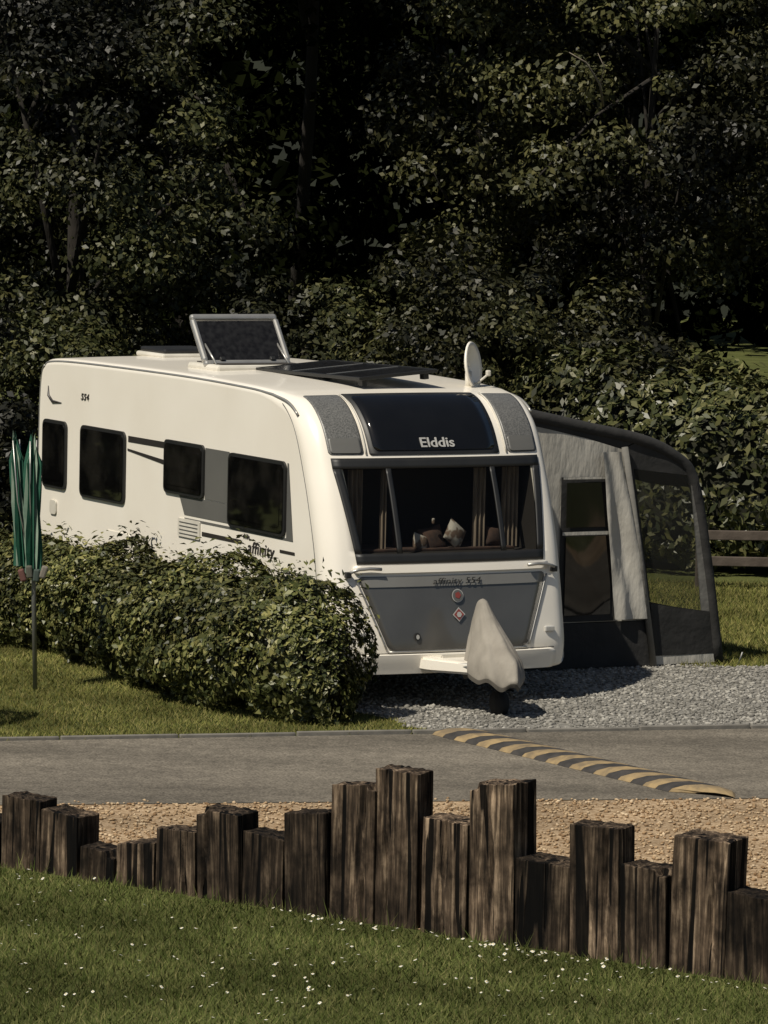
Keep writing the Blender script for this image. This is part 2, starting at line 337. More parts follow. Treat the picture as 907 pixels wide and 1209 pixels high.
def daisies():
    cl=[(rng.uniform(-2.6,2.6),rng.uniform(24.2,29.5)) for _ in range(30)]
    pts=[]
    for cx,cy in cl:
        for _ in range(random.randint(3,9)): pts.append((cx+random.gauss(0,.28),cy+random.gauss(0,.4)))
    for _ in range(130): pts.append((random.uniform(-2.7,2.7),random.uniform(24,30)))
    for _ in range(60):
        x=random.uniform(-.6,2.5); pts.append((x,28.0-.762*x-abs(random.gauss(0,.12))))
    vs=[];fs=[];mi=[]
    for x,y in pts:
        if y>28.1-.762*x: continue
        z=random.uniform(.03,.055); r=random.uniform(.007,.013); tx,ty=random.uniform(-.5,.5),random.uniform(-.6,.3)
        b=len(vs)
        for ring,(rr,dz) in enumerate(((r,0),(r*.35,.002))):
            for j in range(8):
                a=j*math.pi/4; q=rr*(1 if (j%2==0 or ring) else .78); px,py=q*math.cos(a),q*math.sin(a)
                vs.append((x+px,y+py,z+dz-px*tx-py*ty))
        for j in range(8):
            k=(j+1)%8; fs.append((b+j,b+k,b+8+k,b+8+j)); mi.append(0)
        fs.append(tuple(b+8+j for j in range(8))); mi.append(1)
        b=len(vs); vs+= [(x-.001,y,0),(x+.001,y,0),(x,y,z)]; fs.append((b,b+1,b+2)); mi.append(2)
    o=mesh('daisies',vs,fs,M['petal']); o.data.materials.append(M['pollen']); o.data.materials.append(M['grass'])
    o.data.polygons.foreach_set('material_index',mi)
daisies()
def stones(name,p,size,m,flat=.6,z0=.010):
    bm=bmesh.new(); bmesh.ops.create_icosphere(bm,subdivisions=1,radius=1)
    bv=np.array([v.co[:] for v in bm.verts]); bf=np.array([[v.index for v in f.verts] for f in bm.faces]); bm.free()
    n=len(p); s=size*rng.uniform(.45,1.3,(n,1,1))*rng.uniform(.7,1.3,(n,1,3)); s[:,:,2]*=flat
    a=rng.uniform(0,6.28,n); V=bv[None]*s*(1+rng.normal(scale=.16,size=(n,len(bv),1)))
    c,sn=np.cos(a)[:,None],np.sin(a)[:,None]; X=V[:,:,0]*c-V[:,:,1]*sn; Y=V[:,:,0]*sn+V[:,:,1]*c
    V=np.stack([X+p[:,0:1],Y+p[:,1:2],V[:,:,2]+z0],2)
    F=(bf[None]+(np.arange(n)*len(bv))[:,None,None]).reshape(-1,3)
    return npmesh(name,V.reshape(-1,3),F,m)
p=uni(16000,-1.3,4.6,36.7,42.4); p=p[(p[:,1]>36.9+.278*p[:,0])&~left_of_gravel(p)&((p[:,0]<3)|(p[:,1]<41.9+.3*(p[:,0]-3.1)))]
stones('loose_grey_gravel',p,.018,M['stoneg'])
p=uni(24000,-3.8,3.9,25.5,34.3); p=p[(p[:,1]>28.45-.762*p[:,0])&(p[:,1]<33.22+.2*p[:,0]+np.abs(rng.normal(scale=.045,size=len(p)))*(1+.8*np.sin(p[:,0]*2.3)))]
stones('loose_tan_gravel',p,.013,M['stonet'],.6,.014)

# ------------------------------------------------------------ speed bump
def speed_bump():
    a=np.array((.58,37.0)); b=np.array((2.47,33.85)); L=np.linalg.norm(b-a); d=(b-a)/L; nrm=np.array((-d[1],d[0]))
    e=empty('speed_bump'); n=22; prof=[(-.20,0),(-.18,.025),(-.10,.055),(0,.065),(.10,.055),(.18,.025),(.20,0)]
    vs=[];fs=[];mi=[]
    for i in range(n):
        s0=i/n*L; s1=(i+.985)/n*L; base=len(vs)
        for s in (s0,s1):
            t=min(1,min(s,L-s)/.2+.12); t=t**.5
            for (w,h) in prof:
                q=a+d*(s+w*.75)+nrm*w*t; vs.append((q[0],q[1],.012+h*t))
        for j in range(len(prof)-1):
            fs.append((base+j,base+j+1,base+7+j+1,base+7+j)); mi.append(i%2)
    o=mesh('rubber_modules',vs,fs,M['bblack'],e); o.data.materials.append(M['yellow']); o.data.polygons.foreach_set('material_index',mi)
    bmn=bmesh.new(); bmn.from_mesh(o.data); bmesh.ops.recalc_face_normals(bmn,faces=bmn.faces); bmn.to_mesh(o.data); bmn.free()
speed_bump()

# ------------------------------------------------------------ sleepers
def sleepers():
    e=empty('timber_sleeper_fence')
    xs=[-3.74,-3.48,-3.22,-2.96,-2.70,-2.452,-2.19,-1.929,-1.672,-1.414,-1.136,-.852,-.582,-.2955,-.013,.25,.554,.834,1.149,1.434,1.714,2.028,2.317,2.62,2.93,3.25,3.57]
    hs=[.5,.35,.6,.42,.3,.47,.405,.21,.28,.405,.565,.45,.63,.85,.96,.70,.96,.52,.79,.58,.80,.50,.72,.45,.85,.6]
    ang=-math.atan(.762)
    for i,h in enumerate(hs):
        x0,x1=xs[i],xs[i+1]; w=(x1-x0)/math.cos(ang)-random.uniform(.01,.035); th=random.uniform(.17,.25)
        cx=(x0+x1)/2
        bm=bmesh.new(); bmesh.ops.create_cube(bm,size=1)
        for v in bm.verts: v.co=Vector((v.co.x*w,v.co.y*th+th/2,(v.co.z+.5)*(h+.15)-.15))
        bmesh.ops.bevel(bm,geom=bm.edges[:],offset=.004,segments=1,affect='EDGES')
        bmesh.ops.subdivide_edges(bm,edges=[q for q in bm.edges if q.calc_length()>.08],cuts=11,use_grid_fill=True)
        sd=i*7.3; tl=random.uniform(-.14,.14); tl2=random.uniform(-.05,.16)
        cpos=random.uniform(-.3,.3)*w; cdep=random.choice((0,.02,.035,.03))
        for v in bm.verts:
            c=v.co; k=noise.noise(Vector((c.x*34+sd,c.y*34,c.z*1.0)))*.006+noise.noise(Vector((c.x*5,c.y*5+sd,c.z*2.5)))*.003
            dr=Vector((c.x/(w/2),(c.y-th/2)/(th/2),0)); v.co+=Vector((dr.x*k,dr.y*k,0))
            if c.y<th*.2:
                dx=abs(c.x-cpos-.012*math.sin(c.z*9+sd))
                if dx<w*.06: v.co.y+=cdep*(1-dx/(w*.06))
            if c.z>h*.6: v.co.z+=(c.z/h)*(tl*c.x+tl2*c.y*.5+noise.noise(Vector((c.x*30+sd,c.y*12,0)))*.012-(.035 if (c.x*(1 if i%2 else -1)>w*.28 and c.y<th*.4 and i%3==1) else 0))
        me=bpy.data.meshes.new('sleeper'); bm.to_mesh(me); bm.free(); me.materials.append(M['sleeper'])
        o=bpy.data.objects.new('sleeper_%d'%(i+1),me)
        o.location=(cx,row(cx)+random.uniform(-.03,.04),0); o.rotation_euler=(random.uniform(-.02,.03),random.uniform(-.035,.035),ang+random.uniform(-.10,.10))
        add(o,e)
sleepers()

# ------------------------------------------------------------ caravan
CV=empty('touring_caravan',(.595,38.865,0),math.radians(28))
front=catmull([(.06,.30),(.03,.5),(.07,.75),(.125,1.03),(.19,1.316),(.28,1.6),(.386,1.88),(.55,2.23),(.70,2.41),(.90,2.525),(1.2,2.575)],6)
def yf(z): return float(np.interp(z,front[:,1],front[:,0]))
def sm(a,b,x):
    t=min(1,max(0,(x-a)/(b-a))); return t*t*(3-2*t)
def bow(x,t=0):
    q=abs(x)/1.14; return (.08*q*q+.05*q**8-.16)*(1-sm(.9,1.8,t))
def crownz(x,z): return .02*sm(2.35,2.6,z)*(1-(abs(x)/1.14)**2)
rest=catmull([(1.2,2.575),(1.7,2.60),(3,2.62),(5,2.61),(5.8,2.585),(5.98,2.53),(6.07,2.42),(6.11,2.0),(6.11,1.2),(6.08,.6),(6.02,.30)],5)[1:]
prof=np.concatenate([front,rest])
prof=np.concatenate([np.array([[.14,.28]]),prof,np.array([[5.95,.28]])])
tan=np.gradient(prof,axis=0); tan/=np.linalg.norm(tan,axis=1,keepdims=True)
nin=np.stack([tan[:,1],-tan[:,0]],1)
fcum=np.concatenate([[0],np.cumsum(np.linalg.norm(np.diff(front,axis=0),axis=1))])
ftan=np.gradient(front,axis=0); ftan/=np.linalg.norm(ftan,axis=1,keepdims=True)
def zs2s(z): return float(np.interp(z,front[:,1],fcum))
def surf(x,s,off):
    t=float(np.interp(s,fcum,front[:,0])); z=float(np.interp(s,fcum,front[:,1]))
    nt_=float(np.interp(s,fcum,ftan[:,1])); nz_=-float(np.interp(s,fcum,ftan[:,0]))
    return (x,t+bow(x,t)-nt_*off,z+crownz(x,z)-nz_*off)
rv=np.array([.14+(.06-.14)*sm(.7,1.5,t) for t,z in prof])
def body():
    n=len(prof); stations=[]
    for j in range(7): stations.append(('L',math.pi/2*(1-j/6)))
    for x in np.linspace(-.96,.96,19): stations.append(('C',x))
    for j in range(7): stations.append(('R',math.pi/2*(j/6)))
    vs=[]
    for k,a in stations:
        for i,(t,z) in enumerate(prof):
            if k=='C': x=a; ins=0
            else:
                x=1.14-rv[i]*(1-math.sin(a)); ins=rv[i]*(1-math.cos(a))
                if k=='L': x=-x
            tt=t+bow(x,t)+nin[i,0]*ins; zz=z+nin[i,1]*ins+crownz(x,z)
            vs.append((x,tt,zz))
    fs=[]; S=len(stations)
    for s in range(S-1):
        for i in range(n):
            j=(i+1)%n; fs.append((s*n+i,(s+1)*n+i,(s+1)*n+j,s*n+j))
    fs.append(tuple(range(n))); fs.append(tuple((S-1)*n+i for i in range(n))[::-1])
    o=mesh('body_shell',vs,fs,M['white'],CV,True)
    bm=bmesh.new(); bm.from_mesh(o.data); bmesh.ops.recalc_face_normals(bm,faces=bm.faces); bm.to_mesh(o.data); bm.free()
    o.data.polygons[len(fs)-1].use_smooth=False; o.data.polygons[len(fs)-2].use_smooth=False
    return o
shell=body()
cut=mesh('cut',[(x*(.90 if z>1.5 else .86),t,z) for x in(-1,1) for t in(-.4,.95) for z in(1.27,1.985)],[(0,1,3,2),(4,6,7,5),(0,4,5,1),(2,3,7,6),(0,2,6,4),(1,5,7,3)],M['inner'],CV)
bmn=bmesh.new(); bmn.from_mesh(cut.data); bmesh.ops.recalc_face_normals(bmn,faces=bmn.faces); bmn.to_mesh(cut.data); bmn.free()
md=shell.modifiers.new('b','BOOLEAN'); md.operation='DIFFERENCE'; md.object=cut; md.solver='EXACT'
try: md.material_mode='TRANSFER'
except Exception: pass
bpy.context.view_layer.update()
dg=bpy.context.evaluated_depsgraph_get(); nm=bpy.data.meshes.new_from_object(shell.evaluated_get(dg)); shell.modifiers.clear(); shell.data=nm
bpy.data.objects.remove(cut)

def patch(name,m,z0,z1,xl,xr,off,side=False,r=.03,nc=14,nr=14,th=.0,parent=None):
    """panel following the body surface. xl/xr: (bottom,top) values; side -> x is distance back along the left wall"""
    xl=xl if isinstance(xl,tuple) else (xl,xl); xr=xr if isinstance(xr,tuple) else (xr,xr)
    if not side: z0,z1=zs2s(z0),zs2s(z1)
    if r>0:
        c=[r*(1-math.cos(a)) for a in np.linspace(0,math.pi/2,6)]
        zs=[z0+q for q in c]+list(np.linspace(z0+r,z1-r,nr))[1:-1]+[z1-q for q in c[::-1]]
    else: zs=list(np.linspace(z0,z1,nr))
    vs=[];fs=[]
    for z in zs:
        f=(z-z0)/(z1-z0); a=xl[0]+(xl[1]-xl[0])*f; b=xr[0]+(xr[1]-xr[0])*f
        dz=min(z-z0,z1-z); ins=0
        if r>0 and dz<r: ins=r-math.sqrt(max(0,r*r-(r-dz)**2))
        sg=1 if b>a else -1
        for k in range(nc+1):
            x=(a+sg*ins)+((b-sg*ins)-(a+sg*ins))*k/nc
            if side: vs.append((-1.14-off,x,z))
            else: vs.append(surf(x,z,off))
    w=nc+1
    for j in range(len(zs)-1):
        for k in range(nc):
            q=(j*w+k,j*w+k+1,(j+1)*w+k+1,(j+1)*w+k)
            flip=side!=(sum(xl)>sum(xr))
            fs.append(q[::-1] if flip else q)
    o=mesh(name,vs,fs,m,parent or CV,not side)
    if th>0:
        s=o.modifiers.new('s','SOLIDIFY'); s.thickness=th; s.offset=-1
    return o
# --- front
patch('skylight_surround',M['black'],2.085,2.548,(-.64,-.655),(.60,.60),.008,r=.02,th=.01)
patch('skylight_glass',M['blackgl'],2.12,2.53,(-.60,-.615),(.56,.56),.016,r=.05,th=.01)
for s,nme in((-1,'left'),(1,'right')):
    patch('grey_upper_panel_'+nme,M['mesh'],2.09,2.545,s*.69,s*1.0,.006,r=.03,th=.008)
    patch('panel_flash_'+nme,M['greyside'],2.10,2.22,s*.71,s*.985,.016,r=.02,th=.004)
    patch('skylight_trim_'+nme,M['roofw'],2.09,2.545,s*.665,s*.68,.012,r=0,th=.006,nc=2)
patch('window_frame_head',M['black'],1.975,2.06,-.99,.99,.012,r=0,th=.02,nr=4,nc=24)
patch('window_frame_sill',M['black'],1.20,1.285,(-.89,-.90),(.89,.90),.012,r=0,th=.02,nr=4,nc=24)
for nme,a,b in(('jamb_left',(-.90,-.99),(-.84,-.92)),('jamb_right',(.84,.92),(.90,.99)),('pillar_left',(-.52,-.52),(-.475,-.475)),('pillar_right',(.475,.475),(.52,.52))):
    patch('window_'+nme,M['black'],1.286,1.974,a,b,.013 if 'pillar' in nme else .012,r=0,th=.02,nr=16,nc=3)
for nme,a,b in(('left',(-.84,-.92),-.52),('centre',-.475,.475),('right',.52,(.84,.92))):
    patch('front_window_'+nme,M['glass'],1.286,1.974,a,b,.004,r=0,nr=16,nc=10)
patch('front_locker_panel',M['grey'],.49,1.10,(-.66,-.90),(.66,.90),.008,r=.05,nc=24,nr=20,th=.01)
patch('locker_band',M['band'],1.010,1.092,(-.85,-.88),(.85,.88),.016,r=.01,nc=24,nr=4,th=.004)
patch('locker_lower_edge',M['alu'],.47,.485,(-.655,-.66),(.655,.66),.012,r=0,nc=20,nr=2,th=.012)
for s,nme in((-1,'left'),(1,'right')):
    patch('locker_edge_'+nme,M['alu'],.50,1.08,(s*.675,s*.905),(s*.69,s*.92),.012,r=0,nc=2,nr=16,th=.008)
patch('bumper',M['white'],.30,.46,-.96,.96,.035,r=.05,nc=28,nr=6,th=.05)
patch('bumper_shadow_gap',M['black'],.463,.469,-.95,.95,.006,r=0,nc=20,nr=2)
patch('cowl_step',M['white'],1.125,1.19,(-.93,-.93),(.93,.93),.022,r=.025,nc=28,nr=5,th=.03)
for s in(-1,1):
    pts=[(s*x,yf(z)+bow(x)-.055,z) for x,z in((.70,1.165),(.80,1.172),(.90,1.165),(.975,1.14))]
    tube('grab_handle_%s'%('l' if s<0 else 'r'),pts,.014,M['alu'],CV,8)
    box('marker_light_%s'%('l' if s<0 else 'r'),(s*.985,yf(1.12)+bow(.98)-.03,1.12),(.05,.05,.05),M['black'],CV,.008)
    box('road_light_%s'%('l' if s<0 else 'r'),(s*.9,yf(.62)+bow(.9)-.01,.62),(.09,.03,.05),M['silver'],CV,.01)
def text(s,loc,size,m,rot,parent=CV,ext=.003,sx=1,shear=0,bold=.0015,sp=1.0):
    cu=bpy.data.curves.new('lettering','FONT'); cu.body=s; cu.size=size; cu.extrude=ext; cu.align_x='CENTER'; cu.offset=bold; cu.shear=shear; cu.space_character=sp
    o=bpy.data.objects.new('lettering',cu); o.location=loc; o.rotation_euler=rot; o.scale=(sx,1,1); cu.materials.append(m); add(o,parent); return o
rad=math.radians
text('Elddis',(0,yf(2.16)+bow(0)-.028,2.15),.125,M['silver'],(rad(62),0,0),sx=1.15)
text('affinity 554',(0,yf(1.05)+bow(0)-.030,1.030),.075,M['black'],(rad(78),0,0),sx=1.25,shear=.2,bold=0,sp=1.08,ext=.001)
def disc(name,x,z,r,m,off=.022,n=20,sq=1):
    vs=[(x,yf(z)+bow(x)-off,z)]+[(x+r*math.cos(a)*sq,yf(z+r*math.sin(a))+bow(x)-off,z+r*math.sin(a)) for a in np.linspace(0,2*math.pi,n,endpoint=False)]
    return mesh(name,vs,[(0,1+i,1+(i+1)%n) for i in range(n)],m,CV)
disc('badge_ring',.0,.93,.055,M['silver']); disc('badge_field',.0,.93,.048,M['greyside'],.025)
disc('badge_mark',.0,.935,.030,M['red'],.028,5)
disc('warning_diamond',.0,.775,.06,M['silver'],.022,4); disc('warning_diamond_inner',.0,.775,.048,M['red'],.025,4); disc('warning_mark',.0,.775,.025,M['silver'],.028,6)
disc('locker_lock',-.40,.60,.035,M['black'],.022,16,.8); disc('locker_lock_ring',-.40,.60,.020,M['silver'],.025,12,.8)
CI=empty('interior',(0,0,0),0,CV)
def drape(name,x0,x1,z0,z1,t,m,amp=.02,waves=5):
    vs=[];fs=[];nu,nv=28,8
    for j in range(nv+1):
        v=j/nv
        for i in range(nu+1):
            u=i/nu; vs.append((x0+(x1-x0)*u,t+amp*math.sin(u*waves*6.28),z0+(z1-z0)*v))
    for j in range(nv):
        for i in range(nu): a=j*(nu+1)+i; fs.append((a,a+1,a+nu+2,a+nu+1))
    return mesh(name,vs,fs,m,CI,True)
drape('curtain_1',-.80,-.66,1.28,1.97,.42,M['curtain'],.02,3)
drape('curtain_2',-.50,-.44,1.28,1.97,.40,M['curtain'],.015,2)
drape('curtain_3',.38,.50,1.28,1.97,.38,M['curtain'],.015,3)
drape('curtain_4',.68,.84,1.28,1.97,.42,M['curtain'],.02,4)
def pillow(name,c,s,m,rot):
    n=14; vs=[];fs=[]
    for sd in(-1,1):
        for j in range(n+1):
            for i in range(n+1):
                u=i/n*2-1; v=j/n*2-1; e=max(0,(1-u*u)*(1-v*v))**.45
                k=1-.10*(1-abs(v))*abs(u)-.10*(1-abs(u))*abs(v)
                vs.append((u*s*k,sd*.05*e,v*s*k))
    w=n+1
    for sd in range(2):
        for j in range(n):
            for i in range(n):
                a=sd*w*w+j*w+i; q=(a,a+1,a+w+1,a+w); fs.append(q if sd==0 else q[::-1])
    o=mesh(name,vs,fs,m,CI,True); o.location=c; o.rotation_euler=rot
pillow('cushion_1',(.20,.36,1.40),.105,M['cushion'],(rad(-15),rad(38),.15))
pillow('cushion_2',(.02,.42,1.36),.11,M['cushiond'],(rad(-20),rad(-12),0))
pillow('cushion_3',(-.12,.38,1.335),.075,M['cushion'],(rad(-20),rad(20),.2))
pillow('cushion_4',(.60,.40,1.37),.085,M['cushiond'],(rad(-20),rad(10),.1))
box('ornament',(-.02,.34,1.52),(.025,.025,.05),M['cushion'],CI,.01)
box('table_lamp',(-.30,.5,1.40),(.05,.05,.22),M['cushiond'],CI,.02)
box('shelf',(0,.55,1.282),(1.5,.5,.02),M['cushiond'],CI,.004)
# --- left side
def swin(nme,t0,t1,z0,z1,r=.07):
    patch('side_window_frame_'+nme,M['black'],z0,z1,t0,t1,.022,True,r,th=.02)
    patch('side_window_glass_'+nme,M['sideglass'],z0+.03,z1-.03,t0+.03,t1-.03,.030,True,r*.7,th=.006)
    patch('side_window_pane_'+nme,M['sideglass'],z0+.075,z1-.075,t0+.085,t1-.085,.0335,True,r*.5,th=.002)
swin('rear',5.40,5.94,1.385,2.02); swin('kitchen',4.10,5.08,1.36,2.02); swin('mid',2.46,3.27,1.55,2.02,.055); swin('front',.87,1.97,1.36,2.0)
patch('side_graphic_upper',M['greyside'],1.55,2.0,(1.975,1.975),(2.455,2.455),.004,True,0)
patch('side_graphic_lower',M['greyside'],1.38,1.545,(1.975,1.975),(2.86,2.97),.004,True,0)
patch('side_graphic_front',M['greyside'],1.355,1.99,(.74,.84),(.865,.865),.004,True,0)
patch('side_graphic_under',M['greyside'],1.335,1.355,(.735,.74),(2.84,2.86),.004,True,0)
patch('side_stripe_upper',M['stripe'],1.935,1.99,3.30,4.06,.004,True,0)
mesh('side_stripe_taper',[(-1.145,3.3,1.79),(-1.145,3.3,1.83),(-1.145,4.07,1.875),(-1.145,4.07,1.855)],[(0,1,2,3)],M['stripe'],CV)
patch('side_stripe_lower',M['stripe'],1.225,1.262,1.72,2.50,.004,True,0)
patch('side_stripe_lower_front',M['stripe'],1.222,1.248,.70,.98,.004,True,0)
text('affinity',(-1.146,1.34,1.165),.15,M['stripe'],(rad(90),0,rad(-90)),shear=.15,sx=1.2,bold=0,sp=1.05)
text('elddis',(-1.146,1.62,1.285),.055,M['stripe'],(rad(90),0,rad(-90)),bold=0)
text('554',(-1.146,5.02,2.25),.085,M['stripe'],(rad(90),0,rad(-90)),sx=1.3,shear=.2,bold=0,sp=1.1)
tube('swoosh_decal',[(-1.146,t,z) for t,z in((5.85,2.33),(5.84,2.24),(5.75,2.19),(5.55,2.19))],[.004,.014,.014,.004],M['stripe'],CV,6)
for nm,t0,t1,z0,z1 in(('fridge_vent_upper',2.53,2.97,1.185,1.345),('fridge_vent_lower',2.58,2.97,.93,1.02)):
    patch(nm,M['roofw'],z0,z1,t0,t1,.014,True,.015,th=.012)
    for k in range(4):
        zz=z0+.03+(z1-z0-.06)*k/3; box(nm+'_slat_%d'%k,(-1.156,(t0+t1)/2,zz),(.006,t1-t0-.07,.006),M['greyside'],CV)
patch('filler_cap',M['roofw'],1.14,1.27,5.62,5.76,.016,True,.03,th=.012)
patch('service_hatch',M['white'],.80,1.1,4.0,4.5,.006,True,.03,th=.006)
patch('side_skirt',M['roofw'],.30,.46,.35,5.95,.012,True,.02,th=.012)
patch('side_rail',M['alu'],.47,.49,.35,6.0,.010,True,0,th=.01)
def edgeline(s): return [(s*(1.14-.015),t,z-.028) for t,z in prof if t>.72 and z>2.4 and t<6.0]
for s,nme in((-1,'l'),(1,'r')): tube('awning_rail_'+nme,edgeline(s),.012,M['alu'],CV,8)
tube('front_cap_seam',[(-1.141,t+.16,z-.01) for t,z in front if .5<z<2.5],.004,M['greyside'],CV,6)
tube('rear_corner_trim',[(-1.137,t-.05,z) for t,z in prof if t>6.0 and z>.3],.010,M['alu'],CV,6)
# --- roof
RZ=2.635
box('roof_vent_base',(0,5.45,RZ),(.6,.6,.05),M['roofw'],CV,.02); box('roof_vent_lid',(0,5.45,RZ+.045),(.54,.54,.05),M['black'],CV,.02)
box('rooflight_base',(-.3,3.35,RZ+.01),(.92,.62,.07),M['roofw'],CV,.025)
box('rooflight_inner',(-.3,3.35,RZ+.048),(.78,.5,.012),M['inner'],CV)
LD=empty('rooflight_lid',(-.34,3.28,RZ+.03),0,CV); LD.rotation_euler=(rad(-38),0,0)
def lid():
    W,H=.86,.52
    box('lid_pane',(0,0,H/2),(W-.08,.02,H-.08),M['solar'],LD,.005)
    for nm,c,s in(('lid_top',(0,0,H),(W,.06,.06)),('lid_bottom',(0,0,.02),(W,.06,.06)),('lid_left',(-W/2+.02,0,H/2+.01),(.055,.058,H-.06)),('lid_right',(W/2-.02,0,H/2+.01),(.055,.058,H-.06))):
        box(nm,c,s,M['alu'],LD,.022)
    for x in(-.25,.25): box('lid_catch',(x,-.03,.05),(.05,.03,.04),M['black'],LD,.008)
lid()
for s in(-1,1): tube('lid_stay_%d'%(s+2),[(-.34+s*.36,3.18,RZ+.05),(-.34+s*.36,3.43,RZ+.22)],.01,M['alu'],CV,6)
SP=empty('solar_panel',(.0,2.05,RZ+.06),0,CV); SP.rotation_euler=(rad(-1.0),rad(-5),0)
box('cells',(0,0,0),(.72,1.95,.02),M['solar'],SP,.004)
for nm,c,s in(('frame_l',(-.37,0,0),(.02,2.0,.03)),('frame_r',(.37,0,0),(.02,2.0,.03)),('frame_f',(0,-.99,0),(.72,.02,.03)),('frame_b',(0,.99,0),(.72,.02,.03))): box(nm,c,s,M['black'],SP,.003)
for y in(-.33,.33): box('divider',(0,y,.012),(.70,.012,.004),M['alu'],SP)
for x in(-.3,.3):
    for y in(-.9,.9): box('bracket',(x,y,-.04),(.05,.08,.06),M['black'],SP,.005)
SD=empty('satellite_dish',(.82,1.30,2.56),0,CV)
tube('mast',[(0,0,-.02),(0,0,.16)],.03,M['roofw'],SD,12)
def dish():
    vs=[];fs=[];nr,na=6,28
    for i in range(nr+1):
        r=.20*i/nr
        for j in range(na):
            a=j*2*math.pi/na; vs.append((r*math.cos(a)*.95,.06*(r/.21)**2,r*math.sin(a)))
    for i in range(nr):
        for j in range(na):
            k=(j+1)%na; fs.append((i*na+j,i*na+k,(i+1)*na+k,(i+1)*na+j))
    o=mesh('reflector',vs,fs,M['white'],SD,True); o.location=(0,0,.21); o.rotation_euler=(rad(8),0,rad(-138))
    s=o.modifiers.new('s','SOLIDIFY'); s.thickness=.02
    tube('feed_arm',[(.0,0,.05),(.06,-.05,.06),(.14,-.10,.14)],.010,M['roofw'],SD,8); box('lnb',(.14,-.10,.15),(.04,.04,.05),M['roofw'],SD,.01)
dish()
for s in(-1,1):
    tube('a_frame_%d'%(s+2),[(s*.55,.5,.36),(s*.05,-.85,.40)],.035,M['steel'],CV,8)
    w=empty('wheel_%d'%(s+2),(s*1.0,3.35,.32),0,CV)
    tube('tyre',[(-.10,0,0),(-.09,0,0),(.09,0,0),(.10,0,0)],[.28,.32,.32,.28],M['tyre'],w,32)
    tube('rim',[(-.11,0,0),(.11,0,0)],.19,M['alu'],w,24)
    tube('corner_steady_%d'%(s+2),[(s*.85,.75,.30),(s*.95,.55,.03)],.022,M['steel'],CV,8)
    box('steady_foot_%d'%(s+2),(s*.95,.55,.02),(.14,.14,.03),M['steel'],CV,.005)
    tube('rear_steady_%d'%(s+2),[(s*.85,5.2,.30),(s*.95,5.5,.03)],.022,M['steel'],CV,8)
tube('axle',[(-.95,3.35,.32),(.95,3.35,.32)],.04,M['steel'],CV,10)
def hull(name,secs,m,bev=.02):
    vs=[];fs=[]
    for (t,hw,z0,z1) in secs: vs+=[(-hw,t,z0),(hw,t,z0),(hw,t,z1),(-hw,t,z1)]
    for i in range(len(secs)-1):
        for j in range(4): k=(j+1)%4; fs.append((i*4+j,i*4+k,i*4+4+k,i*4+4+j))
    fs.append((3,2,1,0)); q=(len(secs)-1)*4; fs.append((q,q+1,q+2,q+3))
    bm=bmesh.new(); V=[bm.verts.new(v) for v in vs]; [bm.faces.new([V[i] for i in f]) for f in fs]
    bmesh.ops.recalc_face_normals(bm,faces=bm.faces); bmesh.ops.bevel(bm,geom=bm.edges[:],offset=bev,segments=2,affect='EDGES')
    me=bpy.data.meshes.new(name); bm.to_mesh(me); bm.free(); me.materials.append(m); return add(bpy.data.objects.new(name,me),CV)
hull('a_frame_fairing',[(.1,.42,.32,.43),(-.25,.36,.32,.44),(-.62,.16,.33,.43)],M['white'])
hull('fairing_step',[(-.05,.30,.40,.455),(-.3,.26,.40,.465)],M['roofw'],.01)
tube('jockey_tube',[(.06,-.72,.62),(.06,-.72,.16)],.028,M['steel'],CV,10)
tube('jockey_wheel',[(.02,-.72,.10),(.10,-.72,.10)],.10,M['tyre'],CV,20)
def cover():
    key=catmull([(.30,-.73,.36,.18),(.36,-.74,.37,.19),(.46,-.71,.34,.18),(.58,-.65,.265,.145),(.70,-.59,.19,.108),(.81,-.54,.12,.075),(.88,-.515,.08,.055),(.925,-.51,.045,.038),(.945,-.51,.015,.015)],3)
    vs=[];fs=[];n=72
    for k,(z,t,lt,lx) in enumerate(key):
        g=1-(z-.3)/.65
        for j in range(n):
            a=j*2*math.pi/n; ca,sa=math.cos(a),math.sin(a)
            f=1+.09*noise.noise(Vector((ca*1.6,sa*1.6,z*2.5)))+g*.06*math.sin(a*7+2.2*noise.noise(Vector((ca,sa,z*1.5+3))))+.03*math.sin(a*13+z*5)*g+.06*noise.noise(Vector((ca*4,sa*4,z*9)))
            zz=z+(.025*math.sin(a*7+1)*g if k<4 else 0)-(.05*max(0,-sa) if k<6 else 0)
            vs.append((lx*ca*f,t+lt*sa*f,zz))
    for i in range(len(key)-1):
        for j in range(n): k=(j+1)%n; fs.append((i*n+j,i*n+k,(i+1)*n+k,(i+1)*n+j))
    vs.append((0,-.51,.95)); q=(len(key)-1)*n
    for j in range(n): fs.append((q+j,q+(j+1)%n,len(vs)-1))
    o=mesh('hitch_cover',vs,fs,M['cover'],CV,True); o.data.materials.append(M['coverd'])
    for p in o.data.polygons:
        if p.index<n*2: p.material_index=1
cover()

